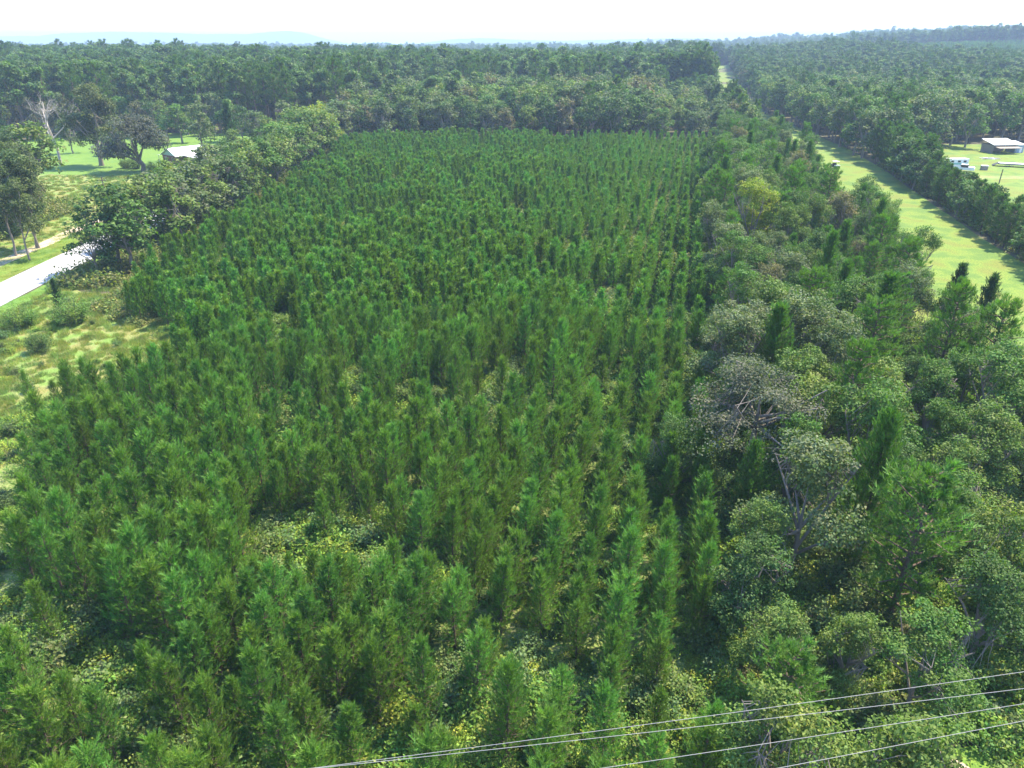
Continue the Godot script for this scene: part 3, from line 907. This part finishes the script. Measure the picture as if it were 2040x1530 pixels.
# ------------------------------------------------------------------ built things
func gable(w: float, d: float, h: float, over: float, mat: Material, parent: Node, called: String, at: Vector3, thick := 0.12):
	# two sloping sheets that meet at a ridge along z
	var half := w * 0.5 + over
	var slope := sqrt(half * half + h * h)
	for s in [-1.0, 1.0]:
		box(called, Vector3(slope, thick, d + over * 2.0), at + Vector3(s * half * 0.5, h * 0.5, 0), mat, parent, Vector3(0, 0, -s * atan2(h, half)))
func prism_wall(w: float, h: float, thick: float, mat: Material, parent: Node, at: Vector3):
	var m := PrismMesh.new()
	m.size = Vector3(w, h, thick)
	part("gable_wall", m, parent, at + Vector3(0, h * 0.5, 0), mat)

func house():
	var o := thing("house", "white metal roofed house with green gable behind the live oak", "house", ground(-97.0, -219.0), deg_to_rad(-38.0))
	o.scale = Vector3.ONE * 0.86
	for a in [[Vector3(9.0, 2.6, 0.2), Vector3(0, 1.3, 5.5)], [Vector3(9.0, 2.6, 0.2), Vector3(0, 1.3, -5.5)], [Vector3(0.2, 2.6, 10.8), Vector3(-4.4, 1.3, 0)], [Vector3(0.2, 2.6, 10.8), Vector3(4.4, 1.3, 0)]]:
		box("wall", a[0], a[1], mats.brick_red, o)
	gable(9.0, 11.0, 2.3, 0.5, mats.white_metal, o, "roof_panel", Vector3(0, 2.6, 0))
	prism_wall(9.0, 2.0, 0.15, mats.pale_green_paint, o, Vector3(0, 2.62, 5.45))
	prism_wall(9.0, 2.0, 0.15, mats.pale_green_paint, o, Vector3(0, 2.62, -5.45))
	# porch along the front with its own lower roof, and a carport wing
	box("porch_roof", Vector3(3.2, 0.1, 11.6), Vector3(-6.3, 2.35, 0), mats.white_metal, o, Vector3(0, 0, 0.12))
	for z in [-5.4, -1.8, 1.8, 5.4]: rod("porch_post", Vector3(-7.6, 0, z), Vector3(-7.6, 2.18, z), 0.07, 0.07, mats.white_paint, o)
	box("wing_roof", Vector3(7.0, 0.12, 8.0), Vector3(8.2, 2.75, -0.5), mats.white_metal, o, Vector3(0, 0, -0.05))
	for p in [Vector3(11.3, 0, 3.0), Vector3(11.3, 0, -4.0), Vector3(7.5, 0, 3.0)]: rod("wing_post", p, p + Vector3(0, 2.58, 0), 0.07, 0.07, mats.white_paint, o)
	for z in [-3.4, 0.2, 3.4]:
		var w := box("window", Vector3(0.06, 1.1, 1.2), Vector3(-4.54, 1.5, z + 0.6), mats.white_paint, o)
		box("pane", Vector3(0.04, 0.95, 1.05), Vector3(-0.03, 0, 0), mats.dark_glass, w)
	var d := box("door", Vector3(0.06, 2.0, 0.95), Vector3(-4.54, 1.0, -1.2), mats.white_paint, o)
	box("handle", Vector3(0.06, 0.04, 0.12), Vector3(-0.05, 0.0, 0.35), mats.dark_steel, d)
	for x in [-2.2, 2.2]:
		var w := box("window", Vector3(1.3, 1.1, 0.06), Vector3(x, 1.5, 5.64), mats.white_paint, o)
		box("pane", Vector3(1.15, 0.95, 0.04), Vector3(0, 0, 0.03), mats.dark_glass, w)
	# a wooden frame on the lawn
	var f := thing("garden_arbor", "low pale wooden arbor on the lawn behind the dead tree", "arbor", ground(-133.0, -240.0), 0.1)
	for x in [-2.2, 0.0, 2.2]:
		rod("post", Vector3(x, 0, 0), Vector3(x, 1.9, 0), 0.08, 0.08, mats.weathered_wood, f)
		rod("post", Vector3(x, 0, 1.6), Vector3(x, 1.9, 1.6), 0.08, 0.08, mats.weathered_wood, f)
	for z in [0.0, 1.6]: box("rail", Vector3(4.8, 0.14, 0.1), Vector3(0, 1.97, z), mats.dead_wood, f)
	# power pole at the road
	var p := thing("utility_pole", "wooden utility pole beside the road, above the dark tree cluster", "pole", ground(-77.7, -138.0))
	rod("shaft", Vector3(0, -0.3, 0), Vector3(0, 9.0, 0), 0.16, 0.11, mats.creosote_wood, p, 10)
	box("crossarm", Vector3(1.6, 0.12, 0.1), Vector3(0, 8.4, 0.14), mats.creosote_wood, p)
	for x in [-0.7, 0.7]: rod("insulator", Vector3(x, 8.46, 0.14), Vector3(x, 8.64, 0.14), 0.05, 0.03, mats.porcelain, p)

func pasture_things():
	var b := deg_to_rad(-BEARING)
	var o := thing("open_shed", "open-fronted farm shed with white metal roof in the pasture", "shed", row_point(268, 99), b + 0.32)
	o.scale = Vector3.ONE * 0.9
	box("roof", Vector3(9.6, 0.12, 7.0), Vector3(0, 3.6, 0), mats.white_metal, o, Vector3(0.2, 0, 0))
	box("wall", Vector3(9.0, 2.9, 0.1), Vector3(0, 1.45, -3.0), mats.weathered_wood, o)
	box("wall", Vector3(0.1, 2.7, 5.8), Vector3(-4.5, 1.35, 0), mats.weathered_wood, o)
	for x in [-4.4, -1.5, 1.5, 4.4]: rod("post", Vector3(x, 0, 3.0), Vector3(x, 2.95, 3.0), 0.09, 0.09, mats.weathered_wood, o)
	var an := box("annex", Vector3(3.2, 2.7, 5.0), Vector3(6.3, 1.35, -0.4), mats.blue_grey_metal, o)
	box("door", Vector3(0.9, 1.9, 0.05), Vector3(0.5, -0.38, 2.53), mats.white_paint, an)
	box("annex_roof", Vector3(3.5, 0.1, 5.6), Vector3(6.5, 3.05, -0.4), mats.white_metal, o, Vector3(0.14, 0, 0))
	box("lean_to_roof", Vector3(8.6, 0.08, 2.6), Vector3(0, 2.2, 4.6), mats.weathered_wood, o, Vector3(0.12, 0, 0))
	# flatbed trailer
	o = thing("flatbed_trailer", "long pale-decked flatbed trailer parked on the pasture", "trailer", row_point(236, 92), b - 0.2)
	var deck := box("deck", Vector3(7.4, 0.12, 2.4), Vector3(0, 0.86, 0), mats.dead_wood, o)
	for k in 7: box("plank", Vector3(7.3, 0.03, 0.31), Vector3(0, 0.075, -1.02 + k * 0.34), mats.white_metal, deck)
	box("frame", Vector3(7.4, 0.2, 2.2), Vector3(0, 0.69, 0), mats.dark_steel, o)
	for s in [-1.0, 1.0]:
		rod("tongue", Vector3(3.6, 0.7, s * 0.8), Vector3(5.6, 0.6, 0), 0.08, 0.08, mats.dark_steel, o)
		for x in [-1.4, -0.4]:
			var w := rod("wheel", Vector3(x, 0.4, s * 1.0), Vector3(x, 0.4, s * 1.24), 0.4, 0.4, mats.rubber, o, 14)
			rod("rim", Vector3(x, 0.4, s * 1.0), Vector3(x, 0.4, s * 1.25), 0.22, 0.22, mats.white_metal, w, 10)
	box("headboard", Vector3(0.1, 0.9, 2.3), Vector3(3.7, 1.3, 0), mats.dark_steel, o)
	box("ramp", Vector3(1.6, 0.1, 2.2), Vector3(-4.3, 0.55, 0), mats.dark_steel, o, Vector3(0, 0, 0.5))
	# camper and pickup half hidden by the tree row
	o = thing("camper", "white camper trailer with teal side, half hidden behind the tree row", "camper", row_point(232, 76), b + 0.25)
	o.scale = Vector3.ONE * 0.82
	var body := BoxMesh.new()
	body.size = Vector3(7.0, 2.1, 2.4)
	part("body", body, o, Vector3(0, 1.65, 0), mats.white_metal)
	box("side_panel", Vector3(6.6, 0.7, 0.04), Vector3(0, 1.2, 1.22), mats.teal_paint, o)
	box("roof", Vector3(7.2, 0.12, 2.55), Vector3(0, 2.76, 0), mats.white_paint, o)
	for x in [-2.2, 0.2, 2.2]: box("window", Vector3(1.0, 0.6, 0.05), Vector3(x, 2.0, 1.22), mats.dark_glass, o)
	for x in [-0.9, 0.1]:
		for s in [-1.05, 1.05]: rod("wheel", Vector3(x, 0.36, s - 0.1), Vector3(x, 0.36, s + 0.1), 0.36, 0.36, mats.rubber, o, 12)
	box("hitch", Vector3(1.4, 0.14, 0.2), Vector3(4.1, 0.6, 0), mats.dark_steel, o)
	pickup(row_point(224, 75.5), b + 1.2, "white pickup truck parked beside the camper, behind tree row")
	pickup(row_point(240, 68), b + 0.9, "white pickup truck farther from the flatbed, seen through tree tops")
	# small cabinet, scrap and lumber
	o = thing("well_box", "small dark box with white lid near the camper", "box", row_point(228, 82), b)
	box("body", Vector3(1.5, 1.1, 1.3), Vector3(0, 0.55, 0), mats.weathered_wood, o)
	box("lid", Vector3(1.7, 0.1, 1.5), Vector3(0, 1.15, 0), mats.white_metal, o)
	rng.seed = 77
	for a in [["scrap_board", 251, 91, 14, "stack of grey scrap boards lying in front of open shed"], ["lumber", 291, 78, 9, "pale lumber stack at the far pasture edge, nearest the shed"], ["lumber", 285, 66, 8, "pale lumber stack at the far pasture corner by the mown strip"]]:
		var pile := thing("board_stack", a[4], "board stack", row_point(a[1], a[2]), b + 0.2)
		for k in a[3]:
			box("board", Vector3(r(2.0, 4.0), 0.09, r(0.25, 0.5)), Vector3(r(-1.5, 1.5), 0.05 + 0.1 * (k / 4), r(-0.8, 0.8)), mats.dead_wood if k % 3 else mats.white_paint, pile, Vector3(0, r(-0.25, 0.25), 0))
	o = thing("fence_post", "single dark wooden post beside the sandy drive", "post", row_point(205, 78), 0)
	rod("shaft", Vector3(0, -0.2, 0), Vector3(0, 3.4, 0), 0.14, 0.11, mats.creosote_wood, o)
	rod("cap", Vector3(0, 3.4, 0), Vector3(0, 3.5, 0), 0.16, 0.1, mats.dark_steel, o)
	# utility cart on the strip
	o = thing("utility_cart", "small white-roofed utility cart on the mown strip", "cart", row_point(221, 42.0), b + 0.5)
	box("body", Vector3(1.35, 0.5, 2.4), Vector3(0, 0.6, 0), mats.dark_steel, o)
	box("hood", Vector3(1.3, 0.25, 0.8), Vector3(0, 0.95, 0.8), mats.white_paint, o)
	box("seat", Vector3(1.2, 0.2, 0.5), Vector3(0, 0.95, -0.1), mats.rubber, o)
	box("backrest", Vector3(1.2, 0.5, 0.12), Vector3(0, 1.25, -0.4), mats.rubber, o)
	box("cargo_bed", Vector3(1.3, 0.3, 0.8), Vector3(0, 1.0, -0.85), mats.dark_steel, o)
	box("roof", Vector3(1.45, 0.1, 1.6), Vector3(0, 1.95, 0.0), mats.white_paint, o)
	for x in [-0.62, 0.62]:
		for z in [-0.55, 0.6]:
			rod("roof_post", Vector3(x, 0.85, z), Vector3(x, 1.92, z * 0.9), 0.03, 0.03, mats.dark_steel, o)
		for z in [-0.8, 0.85]: rod("wheel", Vector3(x - 0.13, 0.33, z), Vector3(x + 0.13, 0.33, z), 0.33, 0.33, mats.rubber, o, 14)

func pickup(at: Vector3, turn: float, label: String):
	var o := thing("pickup_truck", label, "truck", at, turn)
	box("body", Vector3(1.9, 0.65, 5.3), Vector3(0, 0.8, 0), mats.white_paint, o)
	box("hood", Vector3(1.8, 0.2, 1.5), Vector3(0, 1.2, 1.8), mats.white_paint, o)
	var cab := PrismMesh.new()
	box("cab", Vector3(1.7, 0.7, 1.9), Vector3(0, 1.45, 0.2), mats.dark_glass, o)
	box("cab_roof", Vector3(1.6, 0.08, 1.7), Vector3(0, 1.84, 0.15), mats.white_paint, o)
	box("bed_floor", Vector3(1.5, 0.06, 1.9), Vector3(0, 1.14, -1.6), mats.dark_steel, o)
	for x in [-0.85, 0.85]:
		box("bed_side", Vector3(0.1, 0.35, 2.0), Vector3(x, 1.28, -1.6), mats.white_paint, o)
		for z in [-1.7, 1.7]: rod("wheel", Vector3(x - 0.12, 0.38, z), Vector3(x + 0.12, 0.38, z), 0.38, 0.38, mats.rubber, o, 14)

func power_lines():
	# four wires on the near side; their poles stand outside the picture
	var ends := [[Vector3(19.86, 10.0, -19.97), Vector3(-6.09, 10.0, -15.96), "top power wire of the four, crossing farthest into the picture"], [Vector3(19.35, 10.0, -19.18), Vector3(-6.08, 10.0, -15.93), "second power wire from the top, ending just below the first"],
		[Vector3(18.91, 10.0, -18.5), Vector3(2.87, 10.0, -15.91), "third power wire from the top, above the lowest one"], [Vector3(18.44, 10.0, -17.77), Vector3(8.78, 10.0, -15.91), "lowest of the four power wires, nearest the sandy corner"]]
	for a in ends:
		var p: Vector3 = a[0]
		var q: Vector3 = a[1]
		var d := (p - q).normalized()
		var start := p + d * ((44.0 - p.x) / d.x)
		var stop := p + d * ((-26.0 - p.x) / d.x)
		var pts := []
		var rad := []
		for k in 41:
			var t := k / 40.0
			var w := start.lerp(stop, t)
			w.y = 10.0 + 0.55 * (pow(2.0 * t - 1.0, 2.0) - 0.12)
			pts.append(w)
			rad.append(0.0095)
		var s := Soup.new()
		s.tube(pts, rad, 6)
		var o := thing("power_wire", a[2], "power line", Vector3.ZERO, 0.0, "power wires")
		part("strand", s.mesh(mats.aluminium_wire), o)

func write_labels():
	# each tree in a zone is singled out by its kind and its place counted along that zone
	var by := {}
	for q in placed:
		var key: String = q.zone + "|" + String(q.o.name).trim_suffix("_" + String(q.o.name).get_slice("_", String(q.o.name).get_slice_count("_") - 1)) if String(q.o.name).right(3).is_valid_int() else q.zone + "|" + String(q.o.name)
		if not by.has(key): by[key] = []
		by[key].append(q)
	for key in by:
		var look: String = (key as String).get_slice("|", 1).replace("_", " ")
		by[key].sort_custom(func(a, b): return a.at.length_squared() < b.at.length_squared())
		for k in by[key].size():
			by[key][k].o.set_meta("label", "%s %s, %s of its kind from the wires" % [look, by[key][k].zone, ordinal(k + 1)])

func stage(what: String):
	print(what, " ", Time.get_ticks_msec() - t0, " ms")

func _ready():
	t0 = Time.get_ticks_msec()
	noise.seed = 5
	noise.frequency = 0.01
	noise.fractal_octaves = 3
	# camera, sky, sun, exposure
	var cam := Camera3D.new()
	cam.name = "camera"
	cam.fov = 56.83
	cam.far = 30000.0
	cam.position = Vector3(0, EYE, 0)
	cam.rotation_degrees = Vector3(-PITCH, 0, 0)
	add_child(cam)
	cam.current = true
	var env := Environment.new()
	env.background_mode = Environment.BG_SKY
	var sky := Sky.new()
	var sm_ := ProceduralSkyMaterial.new()
	sm_.sky_top_color = Color(0.42, 0.58, 0.82)
	sm_.sky_horizon_color = Color(0.93, 0.96, 1.0)
	sm_.sky_curve = 0.12
	sm_.ground_bottom_color = Color(0.3, 0.35, 0.25)
	sm_.ground_horizon_color = Color(0.8, 0.87, 0.95)
	sm_.sky_energy_multiplier = 1.05
	sky.sky_material = sm_
	env.sky = sky
	env.tonemap_mode = Environment.TONE_MAPPER_LINEAR
	env.tonemap_exposure = 2.95
	env.sdfgi_enabled = true
	env.ssao_enabled = true
	env.ssil_enabled = true
	env.fog_enabled = true
	env.fog_density = 0.00026
	env.fog_light_color = Color(0.75, 0.86, 0.98)
	var we := WorldEnvironment.new()
	we.name = "world"
	we.environment = env
	add_child(we)
	var sun := DirectionalLight3D.new()
	sun.name = "sun"
	sun.light_energy = 1.6
	sun.light_color = Color(1.0, 0.95, 0.84)
	sun.light_angular_distance = 0.5
	sun.shadow_enabled = true
	add_child(sun)
	var az := deg_to_rad(54.0)
	var el := deg_to_rad(58.0)
	var to_sun := Vector3(sin(az) * cos(el), sin(el), -cos(az) * cos(el))
	sun.look_at_from_position(Vector3.ZERO, -to_sun, Vector3.UP)
	make_materials()
	make_plants()
	stage("plants")
	setting()
	far_hills()
	stage("setting")
	plantation()
	belt()
	other_trees()
	woods()
	stage("trees")
	house()
	pasture_things()
	power_lines()
	undergrowth()
	write_labels()
	stage("all")
